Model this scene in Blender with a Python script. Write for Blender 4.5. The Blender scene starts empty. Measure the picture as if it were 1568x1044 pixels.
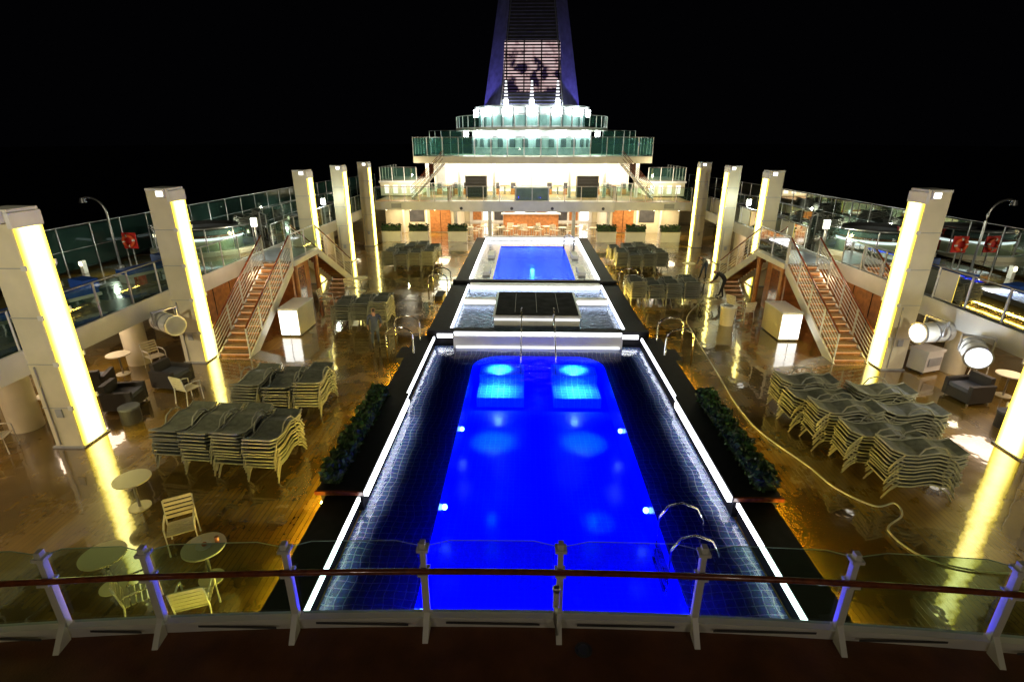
import bpy, math, random, bmesh
from mathutils import Vector, Matrix
random.seed(7)
S=bpy.context.scene
C=S.collection
# ---------------------------------------------------------------- materials
MATS={}
def newmat(name):
    m=bpy.data.materials.new(name); m.use_nodes=True
    nt=m.node_tree; nt.nodes.clear()
    o=nt.nodes.new('ShaderNodeOutputMaterial')
    MATS[name]=m
    return m,nt,o
def pbr(name,col,rough=.5,metal=0,var=.12,vscale=3.0,bump=0,bscale=30,emit=None,es=0,coat=0,spec=None):
    m,nt,o=newmat(name)
    b=nt.nodes.new('ShaderNodeBsdfPrincipled')
    b.inputs['Roughness'].default_value=rough
    b.inputs['Metallic'].default_value=metal
    if coat: b.inputs['Coat Weight'].default_value=coat
    if spec is not None: b.inputs['Specular IOR Level'].default_value=spec
    tc=nt.nodes.new('ShaderNodeTexCoord')
    n=nt.nodes.new('ShaderNodeTexNoise'); n.inputs['Scale'].default_value=vscale; n.inputs['Detail'].default_value=5
    nt.links.new(tc.outputs['Object'],n.inputs['Vector'])
    r=nt.nodes.new('ShaderNodeValToRGB')
    r.color_ramp.elements[0].position=.3; r.color_ramp.elements[1].position=.7
    r.color_ramp.elements[0].color=tuple(c*(1-var) for c in col)+(1,)
    r.color_ramp.elements[1].color=tuple(min(1,c*(1+var)) for c in col)+(1,)
    nt.links.new(n.outputs['Fac'],r.inputs['Fac'])
    nt.links.new(r.outputs['Color'],b.inputs['Base Color'])
    if bump:
        n2=nt.nodes.new('ShaderNodeTexNoise'); n2.inputs['Scale'].default_value=bscale
        nt.links.new(tc.outputs['Object'],n2.inputs['Vector'])
        bp=nt.nodes.new('ShaderNodeBump'); bp.inputs['Strength'].default_value=bump; bp.inputs['Distance'].default_value=.02
        nt.links.new(n2.outputs['Fac'],bp.inputs['Height']); nt.links.new(bp.outputs['Normal'],b.inputs['Normal'])
    nt.links.new(b.outputs[0],o.inputs[0])
    return m
def emis(name,col,s):
    m,nt,o=newmat(name)
    e=nt.nodes.new('ShaderNodeEmission'); e.inputs[0].default_value=col+(1,); e.inputs[1].default_value=s
    nt.links.new(e.outputs[0],o.inputs[0]); return m
def math_n(nt,op,a,b=None):
    n=nt.nodes.new('ShaderNodeMath'); n.operation=op
    for i,v in enumerate((a,b)):
        if v is None: continue
        if isinstance(v,(int,float)): n.inputs[i].default_value=v
        else: nt.links.new(v,n.inputs[i])
    return n.outputs[0]

pbr('white_paint',(.74,.73,.68),.35,var=.08,vscale=1.5,bump=.1,bscale=8)
pbr('cream_paint',(.72,.66,.47),.4,var=.12,vscale=1.2,bump=.1,bscale=6)
pbr('grey_paint',(.35,.36,.37),.4)
pbr('dark_grey',(.06,.06,.065),.5,var=.3)
pbr('dark_cover',(.022,.022,.026),.85,var=.5,vscale=2,bump=.6,bscale=4,spec=.1)
pbr('black_stone',(.008,.007,.008),.6,var=.5,vscale=5,spec=.2)
pbr('wet_stone',(.10,.11,.14),.2,var=.4,vscale=4,bump=.3,bscale=12)
pbr('lounger_frame',(.26,.265,.225),.35,var=.15)
pbr('lounger_sling',(.095,.105,.088),.6,var=.35,vscale=9,bump=.3,bscale=120)
pbr('chrome',(.75,.75,.78),.12,1.0,var=.05)
pbr('steel',(.45,.45,.47),.3,.9)
pbr('glass_edge',(.30,.46,.38),.2)
pbr('red_paint',(.55,.02,.015),.45)
pbr('orange_plastic',(.75,.09,.02),.45)
pbr('blue_cushion',(.02,.09,.45),.6)
pbr('rattan',(.045,.04,.035),.6,var=.5,vscale=40,bump=.5,bscale=80)
pbr('leaf',(.035,.11,.018),.5,var=.6,vscale=6)
pbr('leaf_dark',(.012,.035,.009),.6,var=.5)
pbr('wood_rail',(.20,.05,.015),.25,var=.35,vscale=14,coat=.5)
pbr('wood_panel',(.42,.17,.05),.35,var=.3,vscale=5)
pbr('skin',(.45,.25,.17),.5); pbr('hair',(.02,.015,.01),.6)
pbr('cloth_navy',(.05,.07,.12),.8); pbr('cloth_dark',(.03,.03,.03),.8); pbr('cloth_grey',(.12,.13,.15),.8)
pbr('shoe',(.02,.02,.02),.5)
pbr('hose',(.42,.42,.38),.4)
pbr('near_deck',(.13,.045,.012),.5,var=.3,vscale=3,bump=.3,bscale=50)
pbr('funnel_paint',(.13,.13,.30),.4,var=.3,vscale=2)
pbr('sea_water',(.001,.002,.004),.3)
emis('led_white',(.93,.95,1),8)
emis('led_soft',(.95,.97,1),1.6)
emis('led_foot',(1,.68,.10),150)
emis('lamp_white',(.9,1,.97),30)
emis('lamp_warm',(1,.85,.55),9)
emis('pool_lamp',(.25,.65,1),6)
emis('lit_panel',(1,.97,.88),3.0)
emis('lounge_panel',(1,.93,.70),1.8)
emis('step_light',(1,.5,.2),.8)

m,nt,o=newmat('pillar_light')
tc=nt.nodes.new('ShaderNodeTexCoord'); n=nt.nodes.new('ShaderNodeTexNoise'); n.inputs['Scale'].default_value=1.3
nt.links.new(tc.outputs['Object'],n.inputs['Vector'])
sp=nt.nodes.new('ShaderNodeSeparateXYZ'); nt.links.new(tc.outputs['Object'],sp.inputs[0])
ay=math_n(nt,'ABSOLUTE',sp.outputs['Y'])
ay=math_n(nt,'MULTIPLY',ay,2.6)
ay=math_n(nt,'POWER',ay,2.0)
ff=math_n(nt,'SUBTRACT',1.0,ay)
mx=nt.nodes.new('ShaderNodeMixRGB'); mx.inputs[1].default_value=(1,.74,.05,1); mx.inputs[2].default_value=(1,.86,.30,1)
nt.links.new(ff,mx.inputs[0])
st=math_n(nt,'MULTIPLY',ff,6.5); st=math_n(nt,'ADD',st,1.6)
st2=math_n(nt,'MULTIPLY',n.outputs['Fac'],.5); st2=math_n(nt,'ADD',st2,.75); st=math_n(nt,'MULTIPLY',st,st2)
e=nt.nodes.new('ShaderNodeEmission'); nt.links.new(mx.outputs[0],e.inputs[0]); nt.links.new(st,e.inputs[1])
nt.links.new(e.outputs[0],o.inputs[0])

def teak(name,c1,c2,rough_lo,rough_hi,wet=True):
    m,nt,o=newmat(name); b=nt.nodes.new('ShaderNodeBsdfPrincipled'); tc=nt.nodes.new('ShaderNodeTexCoord')
    sp=nt.nodes.new('ShaderNodeSeparateXYZ'); nt.links.new(tc.outputs['Object'],sp.inputs[0])
    cb=nt.nodes.new('ShaderNodeCombineXYZ'); nt.links.new(sp.outputs['Y'],cb.inputs[0]); nt.links.new(sp.outputs['X'],cb.inputs[1])
    br=nt.nodes.new('ShaderNodeTexBrick'); br.inputs['Scale'].default_value=1; br.inputs['Brick Width'].default_value=2.4; br.inputs['Row Height'].default_value=.11
    br.inputs['Mortar Size'].default_value=.005; br.inputs['Color1'].default_value=c1+(1,); br.inputs['Color2'].default_value=c2+(1,); br.inputs['Mortar'].default_value=tuple(c*.35 for c in c2)+(1,)
    nt.links.new(cb.outputs[0],br.inputs['Vector'])
    n=nt.nodes.new('ShaderNodeTexNoise'); n.inputs['Scale'].default_value=.42; n.inputs['Detail'].default_value=7; n.inputs['Roughness'].default_value=.62
    nt.links.new(tc.outputs['Object'],n.inputs['Vector'])
    r=nt.nodes.new('ShaderNodeValToRGB'); r.color_ramp.elements[0].position=.42; r.color_ramp.elements[1].position=.60
    r.color_ramp.elements[0].color=(.5,.5,.45,1); r.color_ramp.elements[1].color=(1.2,1.15,1,1)
    nt.links.new(n.outputs['Fac'],r.inputs[0])
    mu=nt.nodes.new('ShaderNodeMixRGB'); mu.blend_type='MULTIPLY'; mu.inputs[0].default_value=1
    nt.links.new(br.outputs['Color'],mu.inputs[1]); nt.links.new(r.outputs[0],mu.inputs[2]); nt.links.new(mu.outputs[0],b.inputs['Base Color'])
    rr=nt.nodes.new('ShaderNodeMapRange'); rr.inputs[1].default_value=.40; rr.inputs[2].default_value=.62; rr.inputs[3].default_value=rough_lo; rr.inputs[4].default_value=rough_hi
    nt.links.new(n.outputs['Fac'],rr.inputs[0]); nt.links.new(rr.outputs[0],b.inputs['Roughness'])
    n3=nt.nodes.new('ShaderNodeTexNoise'); n3.inputs['Scale'].default_value=1.1; n3.inputs['Detail'].default_value=3
    nt.links.new(tc.outputs['Object'],n3.inputs['Vector'])
    h=math_n(nt,'MULTIPLY',n3.outputs['Fac'],.8); h2=math_n(nt,'MULTIPLY',br.outputs['Fac'],-.004); h=math_n(nt,'ADD',h,h2)
    bp=nt.nodes.new('ShaderNodeBump'); bp.inputs['Strength'].default_value=.26; bp.inputs['Distance'].default_value=.05
    nt.links.new(h,bp.inputs['Height']); nt.links.new(bp.outputs[0],b.inputs['Normal'])
    b.inputs['Coat Weight'].default_value=1 if wet else 0; b.inputs['Coat Roughness'].default_value=.02; b.inputs['Coat IOR'].default_value=1.9
    nt.links.new(bp.outputs[0],b.inputs['Coat Normal'])
    nt.links.new(b.outputs[0],o.inputs[0])
teak('teak_wet',(.24,.148,.018),(.19,.112,.014),.12,.34)
teak('teak_dry',(.30,.18,.08),(.24,.14,.06),.4,.6,False)

def tiles(name,c1,c2,mort,size,ms,rough=.25,emi=None,es=0,distort=0):
    m,nt,o=newmat(name); b=nt.nodes.new('ShaderNodeBsdfPrincipled'); tc=nt.nodes.new('ShaderNodeTexCoord')
    vec=tc.outputs['Object']
    if distort:
        n=nt.nodes.new('ShaderNodeTexNoise'); n.inputs['Scale'].default_value=.9; nt.links.new(vec,n.inputs['Vector'])
        v=nt.nodes.new('ShaderNodeVectorMath'); v.operation='SCALE'; v.inputs[3].default_value=distort; nt.links.new(n.outputs['Color'],v.inputs[0])
        a=nt.nodes.new('ShaderNodeVectorMath'); a.operation='ADD'; nt.links.new(vec,a.inputs[0]); nt.links.new(v.outputs[0],a.inputs[1]); vec=a.outputs[0]
    br=nt.nodes.new('ShaderNodeTexBrick'); br.offset=0; br.inputs['Scale'].default_value=1; br.inputs['Brick Width'].default_value=size; br.inputs['Row Height'].default_value=size
    br.inputs['Mortar Size'].default_value=ms; br.inputs['Color1'].default_value=c1+(1,); br.inputs['Color2'].default_value=c2+(1,); br.inputs['Mortar'].default_value=mort+(1,)
    nt.links.new(vec,br.inputs['Vector'])
    vo=nt.nodes.new('ShaderNodeTexVoronoi'); vo.inputs['Scale'].default_value=26; nt.links.new(tc.outputs['Object'],vo.inputs['Vector'])
    mu=nt.nodes.new('ShaderNodeMixRGB'); mu.blend_type='MULTIPLY'; mu.inputs[0].default_value=.5
    nt.links.new(br.outputs['Color'],mu.inputs[1]); nt.links.new(vo.outputs['Color'],mu.inputs[2])
    nt.links.new(mu.outputs[0],b.inputs['Base Color']); b.inputs['Roughness'].default_value=rough
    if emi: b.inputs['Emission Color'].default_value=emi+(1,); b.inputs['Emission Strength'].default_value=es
    nt.links.new(b.outputs[0],o.inputs[0])
tiles('ledge_tile',(.12,.18,.42),(.16,.22,.48),(.8,.85,.95),.17,.009,distort=.35)
tiles('glow_pool_tile',(.0,.04,.85),(.0,.032,.75),(.0,.09,.9),.15,.008,emi=(0,0,1),es=.75)  # blue emission in the tile stands in for lit water
tiles('glow_plunge_tile',(.0,.08,.9),(.0,.06,.8),(.0,.12,.9),.15,.008,emi=(0,.02,1),es=.9)  # second pool: tile emits blue to imitate the water's glow
tiles('glow_step_tile',(.04,.32,.9),(.03,.28,.85),(.15,.5,1),.2,.012,emi=(0,.02,1),es=.5)  # lighter, emitting tile copy imitates the underwater light patches on the steps

def water(name,scale,strength,tint=(1,1,1)):
    m,nt,o=newmat(name)
    tr=nt.nodes.new('ShaderNodeBsdfTransparent'); tr.inputs[0].default_value=(.9,.95,1,1)
    gl=nt.nodes.new('ShaderNodeBsdfGlossy'); gl.inputs['Roughness'].default_value=.04; gl.inputs['Color'].default_value=tint+(1,)
    fr=nt.nodes.new('ShaderNodeFresnel'); fr.inputs[0].default_value=1.33
    tc=nt.nodes.new('ShaderNodeTexCoord'); n=nt.nodes.new('ShaderNodeTexNoise'); n.inputs['Scale'].default_value=scale; n.inputs['Detail'].default_value=4
    nt.links.new(tc.outputs['Object'],n.inputs['Vector'])
    bp=nt.nodes.new('ShaderNodeBump'); bp.inputs['Strength'].default_value=strength; bp.inputs['Distance'].default_value=.05
    nt.links.new(n.outputs['Fac'],bp.inputs['Height'])
    nt.links.new(bp.outputs[0],gl.inputs['Normal']); nt.links.new(bp.outputs[0],fr.inputs['Normal'])
    mx=nt.nodes.new('ShaderNodeMixShader'); nt.links.new(fr.outputs[0],mx.inputs[0]); nt.links.new(tr.outputs[0],mx.inputs[1]); nt.links.new(gl.outputs[0],mx.inputs[2])
    nt.links.new(mx.outputs[0],o.inputs[0])
water('pool_water',2.4,.5); water('rough_water',7,.5,(.5,.6,.8)); water('plunge_water',3.5,.55,(.12,.26,.8))
def glass(name,col,dif,df):
    m,nt,o=newmat(name)
    tr=nt.nodes.new('ShaderNodeBsdfTransparent'); tr.inputs[0].default_value=col+(1,)
    gl=nt.nodes.new('ShaderNodeBsdfGlossy'); gl.inputs['Roughness'].default_value=.02
    di=nt.nodes.new('ShaderNodeBsdfDiffuse'); di.inputs[0].default_value=dif+(1,)
    fr=nt.nodes.new('ShaderNodeFresnel'); fr.inputs[0].default_value=1.4
    m1=nt.nodes.new('ShaderNodeMixShader'); m1.inputs[0].default_value=df; nt.links.new(tr.outputs[0],m1.inputs[1]); nt.links.new(di.outputs[0],m1.inputs[2])
    m2=nt.nodes.new('ShaderNodeMixShader'); nt.links.new(fr.outputs[0],m2.inputs[0]); nt.links.new(m1.outputs[0],m2.inputs[1]); nt.links.new(gl.outputs[0],m2.inputs[2])
    nt.links.new(m2.outputs[0],o.inputs[0])
glass('glass_green',(.66,.80,.74),(.2,.5,.42),.07)
glass('glass_teal',(.45,.72,.66),(.15,.5,.45),.22)
glass('glass_front',(.50,.66,.58),(.10,.22,.15),.05)

m,nt,o=newmat('led_screen')
tc=nt.nodes.new('ShaderNodeTexCoord'); sp=nt.nodes.new('ShaderNodeSeparateXYZ'); nt.links.new(tc.outputs['Object'],sp.inputs[0])
z=math_n(nt,'MULTIPLY',sp.outputs['Z'],3.6); fz=math_n(nt,'FRACT',z); stripe=math_n(nt,'LESS_THAN',fz,.5)
xx=math_n(nt,'MULTIPLY',sp.outputs['X'],.6); fx=math_n(nt,'FRACT',math_n(nt,'ADD',xx,.5)); gap=math_n(nt,'GREATER_THAN',fx,.07)
n=nt.nodes.new('ShaderNodeTexNoise'); n.inputs['Scale'].default_value=.9; n.inputs['Detail'].default_value=5; n.inputs['Distortion'].default_value=.3; nt.links.new(tc.outputs['Object'],n.inputs['Vector'])
zz=math_n(nt,'SUBTRACT',sp.outputs['Z'],14.0); zz=math_n(nt,'MULTIPLY',zz,.035); nf=math_n(nt,'ADD',n.outputs['Fac'],zz)
r=nt.nodes.new('ShaderNodeValToRGB'); r.color_ramp.interpolation='LINEAR'
r.color_ramp.elements[0].color=(.03,.02,.05,1); r.color_ramp.elements[0].position=.43; r.color_ramp.elements[1].color=(.55,.36,.36,1); r.color_ramp.elements[1].position=.50
q=r.color_ramp.elements.new(.56); q.color=(.75,.55,.55,1)
nt.links.new(nf,r.inputs[0])
f=math_n(nt,'MULTIPLY',stripe,gap)
e=nt.nodes.new('ShaderNodeEmission'); nt.links.new(r.outputs[0],e.inputs[0]); nt.links.new(f,e.inputs[1]); nt.links.new(e.outputs[0],o.inputs[0])

# ---------------------------------------------------------------- mesh builder
class MB:
    def __init__(s): s.v=[];s.f=[];s.m=[];s.sm=[];s.mats=[]
    def mi(s,m):
        if m not in s.mats: s.mats.append(m)
        return s.mats.index(m)
    def add(s,vs,fs,m,smooth=False):
        k=len(s.v); s.v+= [tuple(v) for v in vs]; i=s.mi(m)
        for f in fs: s.f.append(tuple(a+k for a in f)); s.m.append(i); s.sm.append(smooth)
    def box(s,x0,x1,y0,y1,z0,z1,m,T=None):
        vs=[Vector((x,y,z)) for z in (z0,z1) for y in (y0,y1) for x in (x0,x1)]
        if T is not None: vs=[T@v for v in vs]
        s.add(vs,[(0,2,3,1),(4,5,7,6),(0,1,5,4),(2,6,7,3),(0,4,6,2),(1,3,7,5)],m)
    def cyl(s,p0,p1,r,m,r2=None,n=12,cap=True,smooth=True):
        p0=Vector(p0);p1=Vector(p1); r2=r if r2 is None else r2
        d=(p1-p0).normalized(); a=d.orthogonal().normalized(); b=d.cross(a)
        vs=[];
        for p,rr in ((p0,r),(p1,r2)):
            for i in range(n):
                t=2*math.pi*i/n; vs.append(p+(a*math.cos(t)+b*math.sin(t))*rr)
        s.add(vs,[(i,(i+1)%n,n+(i+1)%n,n+i) for i in range(n)],m,smooth)
        if cap:
            s.add(vs[:n],[tuple(reversed(range(n)))],m); s.add(vs[n:],[tuple(range(n))],m)
    def tube(s,pts,r,m,n=6):
        pts=[Vector(p) for p in pts]; rings=[]
        ref=Vector((0,0,1))
        for i,p in enumerate(pts):
            d=(pts[min(i+1,len(pts)-1)]-pts[max(i-1,0)]).normalized()
            a=d.cross(ref)
            if a.length<.05: a=d.cross(Vector((1,0,0)))
            a.normalize(); b=d.cross(a)
            rings+= [p+(a*math.cos(2*math.pi*j/n)+b*math.sin(2*math.pi*j/n))*r for j in range(n)]
        fs=[]
        for i in range(len(pts)-1):
            for j in range(n): fs.append((i*n+j,i*n+(j+1)%n,(i+1)*n+(j+1)%n,(i+1)*n+j))
        fs.append(tuple(range(n))); fs.append(tuple(range((len(pts)-1)*n,len(pts)*n)))
        s.add(rings,fs,m,True)
    def quad(s,a,b,c,d,m): s.add([a,b,c,d],[(0,1,2,3)],m)
    def sphere(s,c,r,m,n=12,k=8,sc=(1,1,1)):
        vs=[];fs=[]
        for i in range(k+1):
            ph=math.pi*i/k
            for j in range(n):
                th=2*math.pi*j/n; vs.append((c[0]+r*sc[0]*math.sin(ph)*math.cos(th),c[1]+r*sc[1]*math.sin(ph)*math.sin(th),c[2]+r*sc[2]*math.cos(ph)))
        for i in range(k):
            for j in range(n): fs.append((i*n+j,(i+1)*n+j,(i+1)*n+(j+1)%n,i*n+(j+1)%n))
        s.add(vs,fs,m,True)
    def ring(s,c,r0,r1,z0,z1,m,a0=0,a1=2*math.pi,n=40):
        vs=[]
        for i in range(n+1):
            t=a0+(a1-a0)*i/n
            for rr,zz in ((r0,z0),(r1,z0),(r1,z1),(r0,z1)): vs.append((c[0]+rr*math.cos(t),c[1]+rr*math.sin(t),zz))
        fs=[]
        for i in range(n):
            for j in range(4): fs.append((i*4+j,i*4+(j+1)%4,(i+1)*4+(j+1)%4,(i+1)*4+j))
        if abs(a1-a0)<6.28: fs+= [(0,1,2,3),(n*4,n*4+1,n*4+2,n*4+3)]
        s.add(vs,fs,m)
    def mesh(s,name):
        me=bpy.data.meshes.new(name); me.from_pydata(s.v,[],s.f)
        for k in s.mats: me.materials.append(MATS[k])
        me.polygons.foreach_set('material_index',s.m); me.polygons.foreach_set('use_smooth',s.sm); me.update(); return me
    def obj(s,name,loc=(0,0,0),rz=0,bevel=0,parent=None):
        o=bpy.data.objects.new(name,s.mesh(name)); o.location=loc; o.rotation_euler=(0,0,rz); C.objects.link(o)
        if bevel:
            b=o.modifiers.new('bevel','BEVEL'); b.width=bevel; b.segments=2; b.limit_method='ANGLE'
        if parent: o.parent=parent
        return o
def inst(me,name,loc,rz=0,sc=1):
    o=bpy.data.objects.new(name,me); o.location=loc; o.rotation_euler=(0,0,rz); o.scale=(sc,sc,sc) if isinstance(sc,(int,float)) else sc; C.objects.link(o); return o
def lamp(kind,name,loc,power,col=(1,1,1),size=.2,rot=(0,0,0),sy=None,spot=None,parent=None,aim=None):
    l=bpy.data.lights.new(name,kind); l.energy=power; l.color=col
    if kind=='AREA':
        l.size=size
        if sy: l.shape='RECTANGLE'; l.size_y=sy
    else: l.shadow_soft_size=size
    if spot: l.spot_size=spot[0]; l.spot_blend=spot[1]
    o=bpy.data.objects.new(name,l); o.location=loc; o.rotation_euler=rot; C.objects.link(o)
    if aim is not None: o.rotation_euler=(Vector(aim)-Vector(loc)).to_track_quat('-Z','Y').to_euler()
    if parent: o.parent=parent
    return o
R=math.radians
# ---------------------------------------------------------------- sea, deck
b=MB(); b.quad((-3000,-500,-26),(3000,-500,-26),(3000,6000,-26),(-3000,6000,-26),'sea_water'); b.obj('sea')
b=MB()
for (x0,x1,y0,y1) in ((-19,-4.0,-3,70),(4.0,19,-3,70),(-4.0,4.0,-3,3.2),(-4.0,4.0,40.4,70)):
    b.quad((x0,y0,0),(x1,y0,0),(x1,y1,0),(x0,y1,0),'teak_wet')
b.obj('pool_deck_floor')
b=MB(); 
for sx in (-1,1): b.box(*sorted((sx*19,sx*19.3)),-3,70,-26,2.2,'white_paint')
b.obj('ship_hull')
# ---------------------------------------------------------------- main pool
b=MB()
def outline(w,y0,y1,r,n=8):
    p=[]
    for cx,cy,a0 in ((-w+r*.6,y0+r*.6,180),(w-r*.6,y0+r*.6,270)):
        for i in range(n+1):
            a=R(a0+90*i/n); p.append((cx+r*.6*math.cos(a),cy+r*.6*math.sin(a)))
    for cx,cy,a0 in ((w-r,y1-r,0),(-w+r,y1-r,90)):
        for i in range(n+1):
            a=R(a0+90*i/n); p.append((cx+r*math.cos(a),cy+r*math.sin(a)))
    return p
OL=outline(2.35,5.3,18.2,1.0)
N=len(OL); zl=-.02; zf=-.95
corn=[(-4,3.2),(4,3.2),(4,19.2),(-4,19.2)]
bm=bmesh.new()
vi=[bm.verts.new((p[0],p[1],zl)) for p in OL]; vo=[bm.verts.new((c[0],c[1],zl)) for c in corn]
ed=[bm.edges.new((vi[i],vi[(i+1)%N])) for i in range(N)]+[bm.edges.new((vo[i],vo[(i+1)%4])) for i in range(4)]
bmesh.ops.triangle_fill(bm,use_beauty=True,edges=ed)
bm.verts.index_update()
b.add([v.co.copy() for v in bm.verts],[tuple(v.index for v in f.verts) for f in bm.faces if f.calc_area()>1e-6],'ledge_tile'); bm.free()
top=[(x,y,zl) for x,y in OL]; bot=[(x,y,zf) for x,y in OL]
b.add(top+bot,[(i,(i+1)%N,N+(i+1)%N,N+i) for i in range(N)],'glow_pool_tile',True)
b.add(bot,[tuple(range(N))],'glow_pool_tile')
for sx in (-1,1):
    xa,xb=sorted((sx*.5,sx*2.1))
    b.box(xa,xb,17.1,18.1,zf+.003,-.3,'glow_step_tile'); b.box(xa,xb,15.9,17.097,zf+.003,-.6,'glow_step_tile')
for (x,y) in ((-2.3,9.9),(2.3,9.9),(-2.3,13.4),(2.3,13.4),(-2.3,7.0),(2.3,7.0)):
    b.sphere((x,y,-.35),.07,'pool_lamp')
b.box(-2.0,2.0,5.42,5.75,zf+.003,-.1,'glow_step_tile')
pool=b.obj('swimming_pool')
b=MB(); b.quad((-4,3.2,.10),(4,3.2,.10),(4,19.2,.10),(-4,19.2,.10),'pool_water'); b.obj('pool_water')
def coping(name,segs):
    b=MB()
    for sx in (-1,1):
        for (xi,xo,y0,y1,z) in segs:
            xa,xb=sorted((sx*xi,sx*xo)); b.box(xa,xb,y0,y1,-.05,z,'black_stone')
            xa,xb=sorted((sx*(xi-.05),sx*(xi-.003))); b.box(xa,xb,y0,y1,z-.12,z-.02,'led_white')
            xa,xb=sorted((sx*(xo+.003),sx*(xo+.03))); b.box(xa,xb,y0,y1,.16,.19,'led_foot')
    return b.obj(name)
coping('pool_coping',[(4.02,4.7,3.2,9.2,.45),(4.02,4.7,13.9,19.0,.45)])
def hedge(b,x0,x1,y0,y1,z0,z1,n,s=.07):
    b.box(x0+.06,x1-.06,y0+.06,y1-.06,z0,z1-.1,'leaf_dark')
    for i in range(n):
        x=random.uniform(x0,x1);y=random.uniform(y0,y1);zt=z1+.06*math.sin(y*5.3)+.05*math.sin(y*13+x*9)
        z=random.uniform(z0,zt) if random.random()<.5 else zt-random.random()*.12
        u=Vector((random.gauss(0,1),random.gauss(0,1),random.gauss(0,.7))).normalized(); w=u.orthogonal().normalized()
        k=s*random.uniform(.6,1.3); p=Vector((x,y,z))
        b.add([p-u*k,p+w*k*.5,p+u*k,p-w*k*.5],[(0,1,2,3)],'leaf' if random.random()<.6 else 'leaf_dark')
for sx in (-1,1):
    b=MB()
    xa,xb=sorted((sx*3.95,sx*4.85)); b.box(xa,xb,9.3,13.8,.0,.50,'black_stone')
    xa,xb=sorted((sx*3.90,sx*4.9)); b.box(xa,xb,9.22,13.88,.503,.56,'black_stone')
    b.box(xa-.02,xb+.02,9.16,9.217,.49,.575,'wood_rail')
    xa,xb=sorted((sx*3.86,sx*3.945)); b.box(xa,xb,9.4,13.7,.30,.44,'led_white')
    xa,xb=sorted((sx*4.86,sx*4.88)); b.box(xa,xb,9.3,13.8,.16,.19,'led_foot')
    xa,xb=sorted((sx*4.42,sx*4.88)); hedge(b,xa,xb,9.4,13.7,.56,.92,2800)
    b.obj('hedge_planter')
# ---------------------------------------------------------------- spa section
b=MB()
for sx in (-1,1):
    xa,xb=sorted((sx*3.24,sx*4.3)); b.box(xa,xb,19.2,19.5,-.05,.62,'black_stone')
    xa,xb=sorted((sx*3.3,sx*3.9)); b.box(xa,xb,19.15,19.197,.34,.48,'led_white')
b.box(-3.2,3.2,18.65,19.5,-.05,.58,'white_paint'); b.box(-3.23,3.23,18.95,19.5,.583,.64,'black_stone')
b.box(-3.2,3.2,18.905,18.947,.584,.66,'led_white')
b.box(-3.1,3.1,18.60,18.647,.12,.2,'led_soft')
for sx in (-1,1):
    xa,xb=sorted((sx*3.45,sx*4.25)); b.box(xa,xb,19.503,26.6,-.05,.6,'black_stone')
    xa,xb=sorted((sx*3.39,sx*3.447)); b.box(xa,xb,19.55,26.4,.46,.56,'led_white')
    xa,xb=sorted((sx*4.253,sx*4.28)); b.box(xa,xb,19.6,40,.16,.19,'led_foot')
b.box(-3.447,3.447,19.503,26.6,-.05,.25,'wet_stone')
b.box(-1.75,1.75,20.4,23.9,.253,.78,'white_paint'); b.box(-1.8,1.8,20.35,23.95,.783,.86,'white_paint'); b.box(-1.70,1.70,20.45,23.86,.863,.89,'dark_cover')
for k in range(3): b.cyl((-.9+.9*k,20.7,.9),(-.9+.9*k,23.6,.9),.008,'grey_paint',n=5)
b.box(-1.75,1.75,20.36,20.397,.66,.72,'led_soft')
for sx in (-1,1):
    xa,xb=sorted((sx*1.81,sx*3.3)); b.box(xa,xb,23.3,23.55,.253,.72,'white_paint'); b.box(xa,xb,23.26,23.297,.5,.6,'led_white')
b.box(-3.3,3.3,26.0,26.3,.253,.7,'white_paint'); b.box(-3.3,3.3,25.96,25.997,.45,.57,'led_white')
b.box(-4.25,4.25,26.603,26.95,-.05,.72,'black_stone')
b.obj('spa_terrace')
b=MB(); b.quad((-3.39,19.51,.42),(3.39,19.51,.42),(3.39,26.0,.42),(-3.39,26.0,.42),'rough_water'); b.obj('spa_water')
# ---------------------------------------------------------------- second pool
b=MB()
for sx in (-1,1):
    xa,xb=sorted((sx*3.503,sx*4.2)); b.box(xa,xb,26.953,40.3,-.05,.6,'black_stone')
    xa,xb=sorted((sx*3.44,sx*3.497)); b.box(xa,xb,27.0,40.2,.5,.58,'led_white')
    xa,xb=sorted((sx*2.253,sx*3.5)); b.box(xa,xb,26.953,40.3,-.05,.42,'wet_stone')
    xa,xb=sorted((sx*2.5,sx*2.9))
    for y in (29.0,33.5): b.box(xa,xb,y,y+1.6,.423,.62,'white_paint')
b.box(-2.25,2.25,26.953,27.197,-.05,.42,'wet_stone'); b.box(-2.25,2.25,37.803,40.3,-.05,.42,'wet_stone')
b.box(-3.5,3.5,40.0,40.3,.423,.75,'white_paint'); b.box(-3.4,3.4,39.95,39.997,.5,.6,'led_white')
b.quad((-2.25,27.2,-.5),(2.25,27.2,-.5),(2.25,37.8,-.5),(-2.25,37.8,-.5),'glow_plunge_tile')
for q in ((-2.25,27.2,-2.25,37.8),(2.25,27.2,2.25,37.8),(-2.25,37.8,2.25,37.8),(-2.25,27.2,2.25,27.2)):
    b.quad((q[0],q[1],-.5),(q[2],q[3],-.5),(q[2],q[3],.40),(q[0],q[1],.40),'glow_plunge_tile')
b.obj('plunge_pool')
b=MB(); b.quad((-2.24,27.21,.38),(2.24,27.21,.38),(2.24,37.79,.38),(-2.24,37.79,.38),'plunge_water'); b.obj('plunge_pool_water')
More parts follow.
